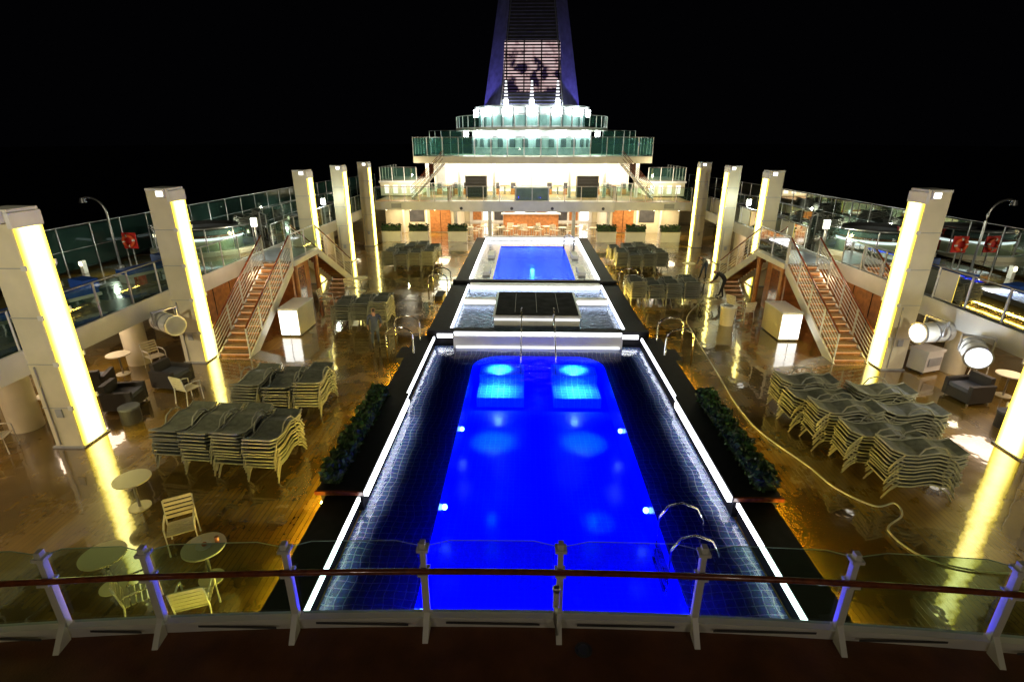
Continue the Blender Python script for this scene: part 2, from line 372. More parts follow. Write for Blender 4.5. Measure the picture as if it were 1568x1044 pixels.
for sx in (-1,1):
    for (y,p) in ((17.6,45),(16.4,48),(13.7,62)):
        lamp('SPOT','underwater_light',(sx*1.35-.05,y,.08),p*3.3,(.28,.75,1),.06,spot=(R(125 if y>16 else 76),.7))
    lamp('POINT','underwater_light',(sx*1.3,11,-.3),8,(.0,.1,1),.1)
    lamp('POINT','underwater_light',(sx*1.5,6.6,-.15),330,(.0,.0,1),.1)
lamp('SPOT','underwater_light',(1.3,10.2,.0),45,(.2,.5,1),.05,spot=(R(55),.8))
for y in (29,32,35.5): lamp('POINT','underwater_light',(0,y,-.1),60,(.05,.4,1),.12)
def arc_rail(b,p,dirv,L,h,m='chrome',r=.03):
    p=Vector(p); d=Vector(dirv).normalized(); pts=[p]
    for i in range(9):
        a=math.pi*i/8; pts.append(p+Vector((0,0,h-L/2*.6))+d*(L/2-L/2*math.cos(a))+Vector((0,0,L/2*.6*math.sin(a))))
    pts.append(p+d*L); b.tube(pts,r,m,8)
for (x,y) in ((-4.7,18.6),(4.7,18.6),(-4.6,26.6),(4.6,26.6)):
    b=MB(); s=1 if x>0 else -1
    for dy in (-1.3,0): arc_rail(b,(x-s*.25,y+dy,.05),(s,0,0),.95,1.35)
    b.box(*sorted((x+s*.03,x+s*.45)),y-1.2,y-.1,.003,.2,'black_stone')
    b.obj('pool_handrail')
b=MB()
for x in (-.62,.62):
    b.tube([(x,19.6,.64),(x,19.6,1.45),(x,19.3,1.5),(x,18.9,1.25),(x,17.7,.55),(x,17.3,.4),(x,17.25,-.3)],.024,'chrome',8)
b.obj('pool_handrail')
b=MB()
for yy in (7.65,8.55):
    b.tube([(2.2,yy,-.5),(2.2,yy,.55),(2.35,yy,.82),(2.6,yy,.9),(2.9,yy,.78),(3.05,yy,.5),(3.05,yy,0)],.026,'chrome',8)
for k in range(3): b.box(2.14,2.24,7.65,8.55,-.45+.2*k,-.42+.2*k,'chrome')
b.obj('pool_ladder')
b=MB()
for yy in (36.6,37.2):
    b.tube([(2.2,yy,.4),(2.2,yy,1.2),(2.5,yy,1.4),(2.9,yy,1.2),(2.9,yy,.4)],.03,'chrome',8)
b.obj('pool_ladder')
# ---------------------------------------------------------------- pillars
def pillar(sx,y):
    b=MB()
    b.box(-.36,.36,-.4,.4,.0,6.0,'cream_paint')
    i=-sx
    b.box(*sorted((i*.363,i*.40)),-.37,.37,.06,5.65,'pillar_light')
    b.box(*sorted((i*.30,i*.41)),-.42,.42,5.66,5.998,'white_paint')
    b.box(-.37,.37,-.41,.41,6.003,6.08,'white_paint')
    b.box(*sorted((i*.02,i*.3)),-.52,-.423,5.80,6.06,'white_paint'); b.box(*sorted((i*.05,i*.27)),-.535,-.523,5.84,6.0,'lit_panel')
    for z in (1.15,2.35,3.55,4.75):
        b.box(-.375,.375,-.415,-.403,z,z+.02,'grey_paint')
        b.box(*sorted((-i*.363,-i*.385)),-.40,.40,z,z+.03,'grey_paint')
        for yy in (-.43,.39): b.box(*sorted((i*.30,i*.425)),yy,yy+.04,z-.05,z+.07,'white_paint')
    b.cyl((-.2,-.43,.1),(-.2,-.43,2.3),.02,'steel'); b.box(-.05,.12,-.44,-.403,.9,1.13,'grey_paint')
    b.box(-.42,.42,-.46,.46,.002,.05,'grey_paint')
    b.obj('light_pillar',(sx*12.36,y,0),bevel=.012)
for sx in (-1,1):
    for y in (1.0,6.5,12.0,17.6,28.9,34.6,40.2): pillar(sx,y)
# ---------------------------------------------------------------- rails
def rail(name,pts,h=1.1,sp=1.35,glass='glass_green',rm='steel',pm='white_paint',off=0,r=.028,mid=False):
    b=MB(); P=[Vector(p) for p in pts]
    L=[0]
    for i in range(len(P)-1): L.append(L[-1]+(P[i+1]-P[i]).length)
    n=max(1,round(L[-1]/sp)); Q=[]
    for k in range(n+1):
        s=L[-1]*k/n; i=0
        while i<len(L)-2 and L[i+1]<s: i+=1
        Q.append(P[i].lerp(P[i+1],(s-L[i])/(L[i+1]-L[i])))
    up=Vector((0,0,1))
    for k,q in enumerate(Q):
        b.cyl(q,q+up*(h+.02),.03,pm,n=6)
        if k<n:
            q2=Q[k+1]; d=(q2-q).normalized()*.06
            b.quad(q+d+up*.1,q2-d+up*.1,q2-d+up*(h-.04),q+d+up*(h-.04),glass)
            if mid: b.cyl(q+up*(h*.5),q2+up*(h*.5),r*.7,rm,n=6,cap=False)
    b.tube([q+up*(h+.03) for q in Q],r,rm,6)
    return b.obj(name)
# ---------------------------------------------------------------- side decks
for sx in (-1,1):
    b=MB()
    xa,xb=sorted((sx*12.8,sx*18.997))
    b.box(xa,xb,-3,60,2.28,2.6,'white_paint')
    b.quad((xa,-3,2.604),(xb,-3,2.604),(xb,60,2.604),(xa,60,2.604),'teak_wet')
    xa,xb=sorted((sx*12.72,sx*12.797)); b.box(xa,xb,-3,43,2.1,2.72,'white_paint')
    xa,xb=sorted((sx*18.2,sx*18.4)); b.box(xa,xb,-3,60,0,2.277,'cream_paint')
    for y in range(0,56,4):
        xa,xb=sorted((sx*18.14,sx*18.197)); b.box(xa,xb,y+.4,y+3.2,.8,2.0,'dark_grey')
        xa,xb=sorted((sx*15,sx*15.5)); b.box(xa,xb,y+1.4,y+1.6,2.22,2.277,'lamp_warm')
    for y in (8,12.6,17.2,22,27,32,37): b.cyl((sx*14.4,y,0),(sx*14.4,y,2.28),.38,'cream_paint',n=20)
    b.obj('side_promenade_deck')
    b=MB(); xa,xb=sorted((sx*12.76,sx*12.9)); b.box(xa,xb,18.4,30,0,2.09,'wood_panel')
    for k in range(10): 
        y=18.5+k*1.2; xa,xb=sorted((sx*12.745,sx*12.757)); b.box(xa,xb,y,y+.03,0,2.08,'black_stone')
    b.obj('timber_wall')
    for y in (9,15,35): lamp('AREA','shelter_light',(sx*15,y,2.2),80,(1,.75,.55),1.2,sy=3)
    lamp('AREA','wall_wash_light',(sx*11.9,22.3,2.35),22,(1,.7,.4),.3,sy=3,rot=(0,R(35*sx),0))
    rail('glass_balustrade',[(sx*12.85,5,2.6),(sx*12.85,22.3,2.6)],1.1)
    rail('glass_balustrade',[(sx*12.85,25.5,2.6),(sx*12.85,42.9,2.6)],1.1)
    rail('wind_screen',[(sx*18.4,4,2.6),(sx*18.4,20,2.6),(sx*17.9,30,2.6),(sx*17.2,44,2.6),(sx*16,56,2.6)],1.75,1.6,'glass_green','steel','steel',mid=True)
    rail('inner_screen',[(sx*14.0,27.5,2.6),(sx*15.2,29,2.6),(sx*15.4,38,2.6),(sx*14.4,40,2.6)],1.3,1.3,'glass_green','steel','white_paint',mid=True)
# ---------------------------------------------------------------- stairs
def stairs(sx):
    par=bpy.data.objects.new('deck_staircase',None); C.objects.link(par)
    b=MB(); x0,x1=10.65,11.85
    X=lambda a,c: sorted((sx*a,sx*c))
    n=15
    for (ya,yt) in ((17.8,22.4),(30.0,25.4)):
        run=(yt-ya)/n; rise=2.6/n
        for i in range(n):
            yy=ya+run*i; z=rise*(i+1)
            b.box(*X(x0+.05,x1-.05),*sorted((yy,yy+run*1.1)),z-.05,z,'teak_dry')
            b.box(*X(x0+.06,x1-.06),*sorted((yy+run*.15,yy+run*.2)),z-.10,z-.052,'step_light')
            b.box(*X(x0+.06,x1-.06),*sorted((yy+run*.15,yy+run*.2)),z-rise+.002,z-.102,'wood_panel')
        for xx in (x0,x1):
            q=[Vector((sx*xx,ya-.1*(1 if run>0 else -1),0)),Vector((sx*xx,yt,2.6)),Vector((sx*xx,yt,2.22)),Vector((sx*xx,ya+abs(run)*2.2*(1 if run>0 else -1),0))]
            w=Vector((.03,0,0)); v=[p-w for p in q]+[p+w for p in q]
            b.add(v,[(0,1,2,3),(7,6,5,4),(0,4,5,1),(1,5,6,2),(2,6,7,3),(3,7,4,0)],'white_paint')
            A=Vector((sx*xx,ya,.05)); B=Vector((sx*xx,yt,2.62))
            for k in range(6):
                h=.2+.16*k; b.cyl(A+Vector((0,0,h)),B+Vector((0,0,h)),.016,'white_paint',n=5)
            b.cyl(A+Vector((0,0,1.08)),B+Vector((0,0,1.08)),.035,'wood_rail',n=8)
            for k in range(5):
                p=A.lerp(B,k/4); b.box(p.x-.02,p.x+.02,p.y-.03,p.y+.03,p.z,p.z+1.06,'white_paint')
    b.box(*X(10.55,12.715),22.4,25.4,2.38,2.6,'white_paint'); b.box(*X(10.6,12.70),22.45,25.35,2.602,2.62,'steel')
    for y in (22.7,25.1): b.cyl((sx*10.7,y,0),(sx*10.7,y,2.38),.11,'wood_panel'); 
    b.box(*X(11.0,12.7),22.9,24.9,.003,2.378,'wood_panel'); b.box(*X(10.96,10.998),23.3,24.3,.05,2.0,'wood_rail')
    b.obj('stairs_and_landing',parent=par)
    g=rail('landing_rail',[(sx*10.62,22.45,2.62),(sx*10.62,25.35,2.62)],1.1,1.4); g.parent=par
    b=MB(); b.box(-.4,.4,-.8,.8,.05,1.15,'cream_paint'); b.box(-.37,.37,-.84,-.803,.1,1.1,'lit_panel'); b.box(-.42,.42,-.82,.82,1.153,1.2,'white_paint')
    b.box(-.34,.34,-.75,.75,.003,.048,'dark_grey'); b.box(-.01,.01,-.86,-.842,.1,1.1,'grey_paint')
    b.obj('towel_cabinet',(sx*10.05,20.8,0))
    lamp('AREA','landing_light',(sx*11.2,20.3,3.9),30,(1,.75,.5),.5)
for sx in (-1,1): stairs(sx)
# ---------------------------------------------------------------- loungers
def lounger_mesh(layers,name):
    b=MB()
    prof=[(0,.44),(.15,.38),(.35,.31),(.6,.31),(.82,.37),(1.0,.40),(1.2,.35),(1.4,.34),(1.58,.42)]
    for k in range(layers):
        dz=k*.088; jx=random.uniform(-.02,.02); jy=random.uniform(-.035,.035)
        for sx in (-.33,.33):
            b.tube([(sx+jx,y+jy,z+dz) for y,z in prof],.022,'lounger_frame',5)
            for (ya,yb) in ((.3,.02),(1.2,1.5)):
                b.tube([(sx+jx,ya+jy,.31+dz),(sx*1.08+jx,(ya+yb)/2+jy,.22+dz),(sx*1.12+jx,yb+jy,.0+dz)],.02,'lounger_frame',5)
        b.tube([(-.33+jx,jy,.44+dz),(.33+jx,jy,.44+dz)],.022,'lounger_frame',5)
        vs=[];fs=[]
        for y,z in prof: vs+= [(-.3+jx,y+jy,z+dz),(.3+jx,y+jy,z+dz),(.3+jx,y+jy,z+dz-.02),(-.3+jx,y+jy,z+dz-.02)]
        for i in range(len(prof)-1):
            for j in range(4): fs.append((i*4+j,i*4+(j+1)%4,(i+1)*4+(j+1)%4,(i+1)*4+j))
        fs+= [(0,1,2,3),(32,33,34,35)]
        b.add(vs,fs,'lounger_sling')
    top=(layers-1)*.088
    for sx in (-.35,.35):
        b.tube([(sx,.55,.32+top),(sx,.65,.50+top),(sx,.85,.57+top),(sx,1.05,.52+top),(sx,1.2,.36+top)],.018,'lounger_frame',5)
    return b.mesh(name)
LM=[lounger_mesh(k,'sun_lounger_stack') for k in (10,8,9)]
def st(x,y,rz=0,k=0): inst(LM[k],'sun_lounger_stack',(x,y,0),R(rz+random.uniform(-3,3)))
for i,x in enumerate((-9.1,-8.25,-7.4,-6.6)): st(x,10.35+(.35,.1,.0,-.15)[i],-3,(1,2,0,2)[i])
for i,x in enumerate((-8.3,-7.5,-6.7)): st(x,12.9+.15*i,-2,(0,1,2)[i])
for i,(x,y) in enumerate(((7.55,10.4),(7.2,11.35),(6.95,12.3),(6.8,13.25),(6.85,14.15))): st(x,y,-94,(0,2,0,1,2)[i])
for i,(x,y) in enumerate(((8.75,12.5),(8.6,13.5))): st(x,y,-92,(i+1)%3)
for i in range(3): st(-8.3+.8*i,20.9,0,(i+1)%3)
for i in range(4): st(-8.9+.8*i,31.6,0,i%3); st(-8.9+.8*i,33.8,0,(i+1)%3)
for i in range(4): st(5.0+.85*i,24.6,3,i%3)
for i in range(4): st(5.4+.8*i,31.6,0,i%3); st(5.4+.8*i,33.8,0,(i+1)%3)
# ---------------------------------------------------------------- chairs, tables
b=MB()
for x in (-.25,.25):
    b.tube([(x,-.26,0),(x,-.24,.62),(x,-.1,.66),(x,.2,.66),(x,.26,.62)],.017,'white_paint',6)
    b.tube([(x,.3,0),(x,.24,.45),(x,.33,.9)],.017,'white_paint',6)
for k in range(6): b.box(-.24,.24,-.24+.08*k,-.18+.08*k,.43,.45,'cream_paint')
for k in range(5):
    T=Matrix.Translation((0,.26+.018*k,.52+.085*k)); b.box(-.24,.24,-.01,.01,0,.06,'cream_paint',T)
chair=b.mesh('deck_chair')
b=MB(); b.cyl((0,0,.71),(0,0,.74),.36,'cream_paint',n=28); b.cyl((0,0,.02),(0,0,.66),.03,'steel'); b.cyl((0,0,.0),(0,0,.02),.22,'cream_paint',n=24); b.cyl((0,0,.66),(0,0,.709),.12,'steel'); table=b.mesh('round_table')
b=MB(); b.box(-.329,.329,-.4,.299,.08,.38,'rattan'); b.box(-.329,.329,.30,.45,.08,.82,'rattan'); b.box(-.45,-.33,-.41,.42,.08,.62,'rattan'); b.box(.33,.45,-.41,.42,.08,.62,'rattan'); b.box(-.32,.32,-.38,.29,.382,.5,'cloth_grey')
for x in(-.38,.38):
    for y in(-.35,.38): b.cyl((x,y,0),(x,y,.08),.03,'steel')
arm=b.mesh('rattan_armchair')
inst(table,'round_table',(-8.9,9.3,0)); inst(table,'round_table',(-7.85,7.1,0)); inst(table,'round_table',(-6.2,7.35,0))
inst(chair,'deck_chair',(-5.9,6.5,0),R(200)); inst(chair,'deck_chair',(-7.2,8.2,0),R(30)); inst(chair,'deck_chair',(-6.9,6.6,0),R(130))
inst(chair,'deck_chair',(-10.8,14.3,0),R(160)); inst(chair,'deck_chair',(-13.5,16.8,0),R(60)); inst(chair,'deck_chair',(-14,11.4,0),R(110)); inst(chair,'deck_chair',(-14.6,10,0),R(40))
inst(arm,'rattan_armchair',(-12.5,13.9,0),R(100)); inst(arm,'rattan_armchair',(-12.0,15.4,0),R(80)); inst(arm,'rattan_armchair',(-14.2,14.9,0),R(200))
inst(arm,'rattan_armchair',(13.2,15.0,0),R(-80)); inst(arm,'rattan_armchair',(14.4,13.6,0),R(-100)); inst(table,'round_table',(14.6,15.3,0))
inst(table,'round_table',(-14.0,13.2,0)); inst(table,'round_table',(-14.3,16.2,0))
for (x,y,r) in ((9.3,22.6,200),(9.2,23.6,120),(13.6,18.3,30),(14.8,16.8,80),(-10,24,90),(-9.4,26,40),(9.5,27.6,200)): inst(chair,'deck_chair',(x,y,0),R(r))
for (x,y) in ((-9.2,27.0),(9.2,31)): inst(table,'round_table',(x,y,0))
b=MB(); b.cyl((0,0,0),(0,0,.015),.13,'white_paint',n=20); b.cyl((.2,.1,0),(.2,.1,.12),.04,'wood_panel'); b.cyl((-.2,.12,0),(-.2,.12,.02),.09,'white_paint'); b.sphere((.02,0,.04),.045,'wood_panel'); b.obj('table_dishes',(-6.2,7.35,.742))
b=MB(); b.cyl((0,0,0),(0,0,.8),.27,'cream_paint',r2=.32,n=24); b.cyl((0,0,.80),(0,0,.86),.34,'white_paint',n=24); b.cyl((0,0,.861),(0,0,.88),.2,'dark_grey',n=20); b.obj('waste_bin',(8.3,22,0))
b=MB(); b.box(-.4,.4,-.3,.3,.08,.75,'white_paint'); b.box(-.43,.43,-.33,.33,.753,.86,'white_paint'); b.box(-.3,.3,-.34,-.303,.3,.6,'grey_paint'); 
for x in(-.3,.3): b.cyl((x,-.2,0),(x,-.2,.08),.05,'dark_grey'); b.cyl((x,.2,0),(x,.2,.08),.05,'dark_grey')
b.obj('ice_cooler',(13.4,17.2,0),R(20),bevel=.03)
b=MB(); b.cyl((0,0,0),(0,0,.42),.26,'rattan',n=20); b.cyl((0,0,.421),(0,0,.48),.27,'cloth_grey',n=20); ot=b.mesh('rattan_stool'); inst(ot,'rattan_stool',(-11.7,13.0,0)); inst(ot,'rattan_stool',(13.0,13.3,0))
def flood(sx,y,lit,rz):
    b=MB(); b.cyl((0,-.5,0),(0,.45,0),.31,'white_paint',n=24); b.sphere((0,.45,0),.31,'white_paint',24,10,(1,.5,1))
    b.cyl((0,-.56,0),(0,-.50,0),.34,'steel',n=24); b.cyl((0,-.58,0),(0,-.561,0),.29,'led_soft' if lit else 'grey_paint',n=24)
    b.cyl((0,-.1,0),(0,-.04,0),.325,'steel',n=24); b.cyl((0,.25,0),(0,.3,0),.325,'steel',n=24)
    for x in (-.36,.36): b.box(x-.02,x+.02,-.05,.05,-.02,.42,'steel')
    b.box(-.38,.38,-.05,.05,.421,.46,'steel')
    b.obj('deck_floodlight',(sx*12.2,y,1.95),R(rz))
flood(-1,16.0,False,60); flood(1,15.7,True,-80); flood(1,14.1,True,-30); flood(1,26.9,False,-25); flood(-1,26.9,True,25)
lamp('POINT','flood_glow',(11.5,14.6,1.9),50,(.9,.95,1),.15)
for sx in (-1,1):
    c=(sx*15.9,25.2)
    b=MB(); b.ring((c[0],c[1]),1.25,1.55,2.6,3.35,'cream_paint'); b.ring((c[0],c[1]),1.2,1.75,3.353,3.45,'wood_rail'); b.ring((c[0],c[1]),1.56,1.6,3.2,3.3,'led_soft')
    b.ring((c[0],c[1]),1.3,1.5,3.453,3.62,'cloth_grey'); b.ring((c[0],c[1]),1.25,1.45,3.623,3.78,'cloth_dark')
    b.cyl((c[0],c[1],2.7),(c[0],c[1],3.2),1.24,'dark_grey',n=32)
    b.ring((c[0],c[1]),2.0,2.4,2.606,2.8,'cream_paint')
    b.obj('hot_tub')
    lamp('POINT','hot_tub_light',(c[0]-sx*2.2,c[1]-1.4,3.5),32,(1,.85,.45),.1)
    rail('tub_screen',[(c[0]+2.3*math.cos(t),c[1]+2.3*math.sin(t),2.6) for t in [R(180+k*20) for k in range(10)]],1.2,1.2,'glass_green','steel','steel')
for sx in (-1,1):
    b=MB(); pts=[(0,0,0),(0,0,2.0)]
    for k in range(9):
        a=R(180*k/8*.62); pts.append((sx*(.55-.55*math.cos(a))*1.1,0,2.2+.62*math.sin(a)))
    b.tube(pts,.045,'steel',8); e=pts[-1]; b.cyl((e[0],0,e[2]+.02),(e[0],0,e[2]-.16),.09,'steel',r2=.14); b.cyl((0,0,0),(0,0,.1),.12,'steel')
    b.obj('street_lamp',(sx*17.2,21,2.6))
    b=MB()
    n=24;k=8;vs=[]
    for i in range(n):
        for j in range(k):
            t=2*math.pi*i/n;p=2*math.pi*j/k; rr=.22+.065*math.cos(p); vs.append((rr*math.cos(t),.06*math.sin(p),rr*math.sin(t)))
    for i in range(n):
        fs=[(i*k+j,((i+1)%n)*k+j,((i+1)%n)*k+(j+1)%k,i*k+(j+1)%k) for j in range(k)]
        b.add(vs,fs,'white_paint' if i%6==0 else 'orange_plastic',True)
    b.box(-.3,.3,.08,.12,-.34,.34,'red_paint'); b.cyl((0,.16,-.86),(0,.16,.34),.03,'steel')
    b.obj('lifebuoy',(sx*17.6,22.3,3.47))
    b=MB(); b.box(-.25,.25,-.2,.2,0,1.1,'red_paint'); b.box(-.2,.2,-.22,-.203,.1,1.0,'dark_grey'); b.box(-.28,.28,-.23,.23,1.103,1.16,'red_paint'); b.obj('fire_hose_cabinet',(sx*17.2,25.2,2.606))
    b=MB(); b.box(-.9,.9,-.35,.35,.35,.5,'blue_cushion'); b.box(-.95,.95,-.38,.38,.25,.345,'white_paint'); b.box(.5,.95,-.36,.36,.503,.8,'blue_cushion')
    for x in(-.8,.8): b.box(x-.04,x+.04,-.34,.34,0,.25,'white_paint')
    dl=b.mesh('padded_daybed')
    for y in (11.5,13.4,15.3,19.2): inst(dl,'padded_daybed',(sx*14.8,y,2.62),R(90+sx*20))
    b=MB(); b.box(-.45,.45,-.3,.3,0,.8,'dark_grey'); b.box(-.48,.48,-.33,.33,.803,.88,'grey_paint'); b.box(-.3,.3,-.32,-.303,.2,.6,'grey_paint'); lk=b.mesh('deck_locker')
    for (x,y) in ((15.0,21.3),(13.7,31),(14.5,38)): inst(lk,'deck_locker',(sx*x,y,2.61))
    for (y,k) in ((29.5,1),(31.5,2),(36,1),(38.0,0)): inst(LM[k],'sun_lounger_stack',(sx*16.6,y,2.61),R(90*sx))
    for y in (9,14.5,20,27,33,39): 
        b=MB(); b.box(-.06,.06,-.1,.1,0,.5,'white_paint'); b.box(-.05,.05,-.13,-.103,.32,.46,'lamp_warm'); b.obj('bollard_light',(sx*17.9,y,2.61))
    for y in (12,20,29,36): lamp('POINT','bollard_glow',(sx*16.8,y,3.3),36,(.9,.95,.75),.08)
for sx in (-1,1):
    for y in (24.2,33): 
        b=MB(); b.cyl((0,0,0),(0,0,1.2),.04,'steel'); b.box(-.12,.12,-.08,.08,1.203,1.6,'white_paint'); b.box(-.1,.1,-.1,-.083,1.25,1.55,'lamp_white'); b.obj('deck_lamp',(sx*12.95,y,2.62))
        lamp('POINT','deck_lamp_glow',(sx*12.8,y-.35,4.05),110,(.9,1,.85),.08)
b=MB()
def spline(P,n=8):
    out=[];P=[P[0]]+P+[P[-1]]
    for i in range(1,len(P)-2):
        for k in range(n):
            t=k/n; a=[]
            for c in range(3):
                p0,p1,p2,p3=[P[i+d][c] for d in(-1,0,1,2)]
                a.append(.5*((2*p1)+(-p0+p2)*t+(2*p0-5*p1+4*p2-p3)*t*t+(-p0+3*p1-3*p2+p3)*t**3))
            out.append(tuple(a))
    out.append(P[-1]); return out
b.tube(spline([(8.6,26,.03),(6.9,23,.03),(6.5,20.7,.03),(6.15,16.7,.03),(5.95,14.5,.03),(6.0,12.8,.03),(6.5,11.2,.03),(6.7,10.3,.03),(7.2,9.7,.03),(7.7,9.8,.03),(7.6,9.4,.03),(7.0,8.9,.03),(7.3,8.1,.03),(8.6,7.8,.03),(10.6,8.1,.03)]),.02,'hose',7)
b.obj('water_hose')
# ---------------------------------------------------------------- people
def person(name,loc,rz,J,top,bot):
    E=[('pel','bel'),('bel','che'),('che','nck'),('nck','hd0'),('hd0','hd1')]
    for s in 'LR':
        E+= [('che','sh'+s),('sh'+s,'el'+s),('el'+s,'wr'+s),('wr'+s,'pa'+s),('pel','hp'+s),('hp'+s,'kn'+s),('kn'+s,'an'+s),('an'+s,'to'+s)]
        for k in range(4): E+= [('pa'+s,'f%d%s'%(k,s))]
        E+= [('wr'+s,'th'+s)]
    Rr=dict(pel=.13,bel=.12,che=.145,nck=.055,hd0=.078,hd1=.088,sh=.065,el=.045,wr=.028,pa=.032,hp=.095,kn=.062,an=.042,to=.04,th=.01)
    J=dict(J)
    for s in 'LR':
        w=Vector(J['wr'+s]); e=Vector(J['el'+s]); d=(w-e).normalized(); side=d.cross(Vector((1,0,0))).normalized()
        p=w+d*.07; J['pa'+s]=p
        for k,l in enumerate((.085,.095,.088,.068)): J['f%d%s'%(k,s)]=p+d*l+side*(.03-.02*k)+Vector((-.02 if s=='R' else .02,0,0))*.5
        J['th'+s]=w+d*.07+side*.06
    names=list(J); idx={n:i for i,n in enumerate(names)}
    me=bpy.data.meshes.new(name); me.from_pydata([tuple(J[n]) for n in names],[(idx[a],idx[c]) for a,c in E],[]); me.update()
    ob=bpy.data.objects.new(name,me); C.objects.link(ob)
    ob.modifiers.new('skin','SKIN'); sub=ob.modifiers.new('sub','SUBSURF'); sub.levels=1; sub.render_levels=1
    for i,n in enumerate(names):
        r=.009 if n[0]=='f' else Rr.get(n, Rr.get(n[:2],.05)); me.skin_vertices[0].data[i].radius=(r,r); me.skin_vertices[0].data[i].use_root=(n=='pel')
    dg=bpy.context.evaluated_depsgraph_get(); dg.update()
    m2=bpy.data.meshes.new_from_object(ob.evaluated_get(dg)); ob.modifiers.clear(); ob.data=m2
    m2.materials.clear()
    for k in (top,bot,'skin','hair','shoe'): m2.materials.append(MATS[k])
    pts=[(n,Vector(J[n])) for n in names]; h0=Vector(J['hd0']); h1=Vector(J['hd1'])
    for p in m2.polygons:
        c=p.center; n=min(pts,key=lambda q:(q[1]-c).length)[0]
        mi=0
        if n in('hd0','hd1'): mi=3 if (c.z>h1.z+.0 and n=='hd1') or c.y<h0.y-.03 else 2
        elif n[:2] in('wr','pa','th') or n[0]=='f': mi=2
        elif n=='nck': mi=2
        elif n[:2] in('kn','hp') or n=='pel': mi=1
        elif n[:2] in('an','to'): mi=4
        p.material_index=mi; p.use_smooth=True
    ob.location=loc; ob.rotation_euler=(0,0,rz); 
    return ob
stand=dict(pel=(0,0,.96),bel=(0,0,1.12),che=(0,0,1.32),nck=(0,.01,1.49),hd0=(0,.03,1.58),hd1=(0,.03,1.69),
 shL=(-.19,0,1.42),elL=(-.25,-.03,1.15),wrL=(-.24,.10,.94),shR=(.19,0,1.42),elR=(.25,-.02,1.15),wrR=(.22,.14,.96),
 hpL=(-.09,0,.9),knL=(-.11,.06,.5),anL=(-.11,-.02,.09),toL=(-.12,.15,.04),hpR=(.09,0,.9),knR=(.11,.12,.5),anR=(.12,.22,.09),toR=(.13,.39,.04))
person('crew_member',(-6.15,18.6,0),R(20),stand,'cloth_navy','cloth_navy')
bend=dict(stand); bend.update(bel=(0,.08,1.1),che=(0,.28,1.22),nck=(0,.44,1.27),hd0=(0,.53,1.29),hd1=(0,.62,1.27),shL=(-.19,.36,1.24),elL=(-.22,.45,.98),wrL=(-.12,.62,.82),shR=(.19,.36,1.24),elR=(.22,.42,.98),wrR=(.12,.6,.76))
person('crew_member',(9.6,26.2,0),R(60),bend,'cloth_dark','cloth_dark')
person('crew_member',(9.9,30.2,0),R(120),bend,'cloth_grey','cloth_navy')
# ---------------------------------------------------------------- near railing & deck
def yc(x): return 4.27-.009*x*x
b=MB(); n=40
xs=[-11+22*i/n for i in range(n+1)]
vs=[(x,yc(x)+.06,2.57) for x in xs]+[(x,-3,2.57) for x in xs]
b.add(vs,[(i,n+1+i,n+2+i,i+1) for i in range(n)],'near_deck')
vs=[(x,yc(x)+.06,2.57) for x in xs]+[(x,yc(x)+.06,2.2) for x in xs]
b.add(vs,[(i,i+1,n+2+i,n+1+i) for i in range(n)],'white_paint')
b.cyl((.14,3.98,2.57),(.14,3.98,2.58),.09,'dark_grey',n=20); b.cyl((.14,3.98,2.581),(.14,3.98,2.586),.06,'steel',n=20)
b.obj('viewing_deck')
b=MB()
for i in range(n):
    a,c=xs[i],xs[i+1]
    def bx(o0,o1,z0,z1,m):
        v=[(a,yc(a)+o0,z0),(c,yc(c)+o0,z0),(c,yc(c)+o1,z0),(a,yc(a)+o1,z0),(a,yc(a)+o0,z1),(c,yc(c)+o0,z1),(c,yc(c)+o1,z1),(a,yc(a)+o1,z1)]
        b.add(v,[(3,2,1,0),(4,5,6,7),(0,1,5,4),(2,3,7,6)],m)
    bx(-.03,.045,2.572,2.70,'white_paint'); bx(-.05,.06,2.702,2.725,'white_paint')
b.tube([(x,yc(x)-.07,3.38) for x in xs],.032,'wood_rail',10)
px=[-8.1,-6.7,-5.3,-4.32,-2.92,-1.52,-.11,1.33,2.81,4.32,5.75,7.2]
for i,x in enumerate(px):
    y=yc(x); sl=-.018*x; T=Matrix.Translation((x,y,0))@Matrix.Rotation(math.atan(sl),4,'Z')
    b.box(-.028,.028,-.035,.035,2.727,3.70,'white_paint',T)
    b.box(-.06,.06,-.055,.06,3.60,3.635,'white_paint',T); b.box(-.055,.055,-.10,.055,3.33,3.355,'white_paint',T); b.box(-.037,.037,-.045,-.036,2.8,3.3,'white_paint',T)
    v=[T@Vector(p) for p in ((-.03,-.051,2.80),(.03,-.051,2.80),(.03,-.24,2.575),(-.03,-.24,2.575),(-.03,-.051,2.575),(.03,-.051,2.575))]
    b.add(v,[(0,3,2,1),(0,4,3),(1,2,5)],'white_paint')
    if i<len(px)-1:
        x2=px[i+1]; m=6; tp=[]
        for k in range(m):
            xa=x+.06+(x2-x-.12)*k/m; xb=x+.06+(x2-x-.12)*(k+1)/m
            zt=3.70
            za=zt-(.06 if k==0 else 0); zb=zt-(.06 if k==m-1 else 0)
            b.quad((xa,yc(xa)+.02,2.73),(xb,yc(xb)+.02,2.73),(xb,yc(xb)+.02,zb),(xa,yc(xa)+.02,za),'glass_front')
            tp.append((xa,yc(xa)+.02,za)); 
        tp.append((xb,yc(xb)+.02,zb)); b.tube(tp,.006,'glass_edge',4)
        xa=x+.2;xb=x2-.2; b.box(xa,xb,yc((xa+xb)/2)-.054,yc((xa+xb)/2)-.051,2.63,2.66,'dark_grey')
b.obj('glass_railing')
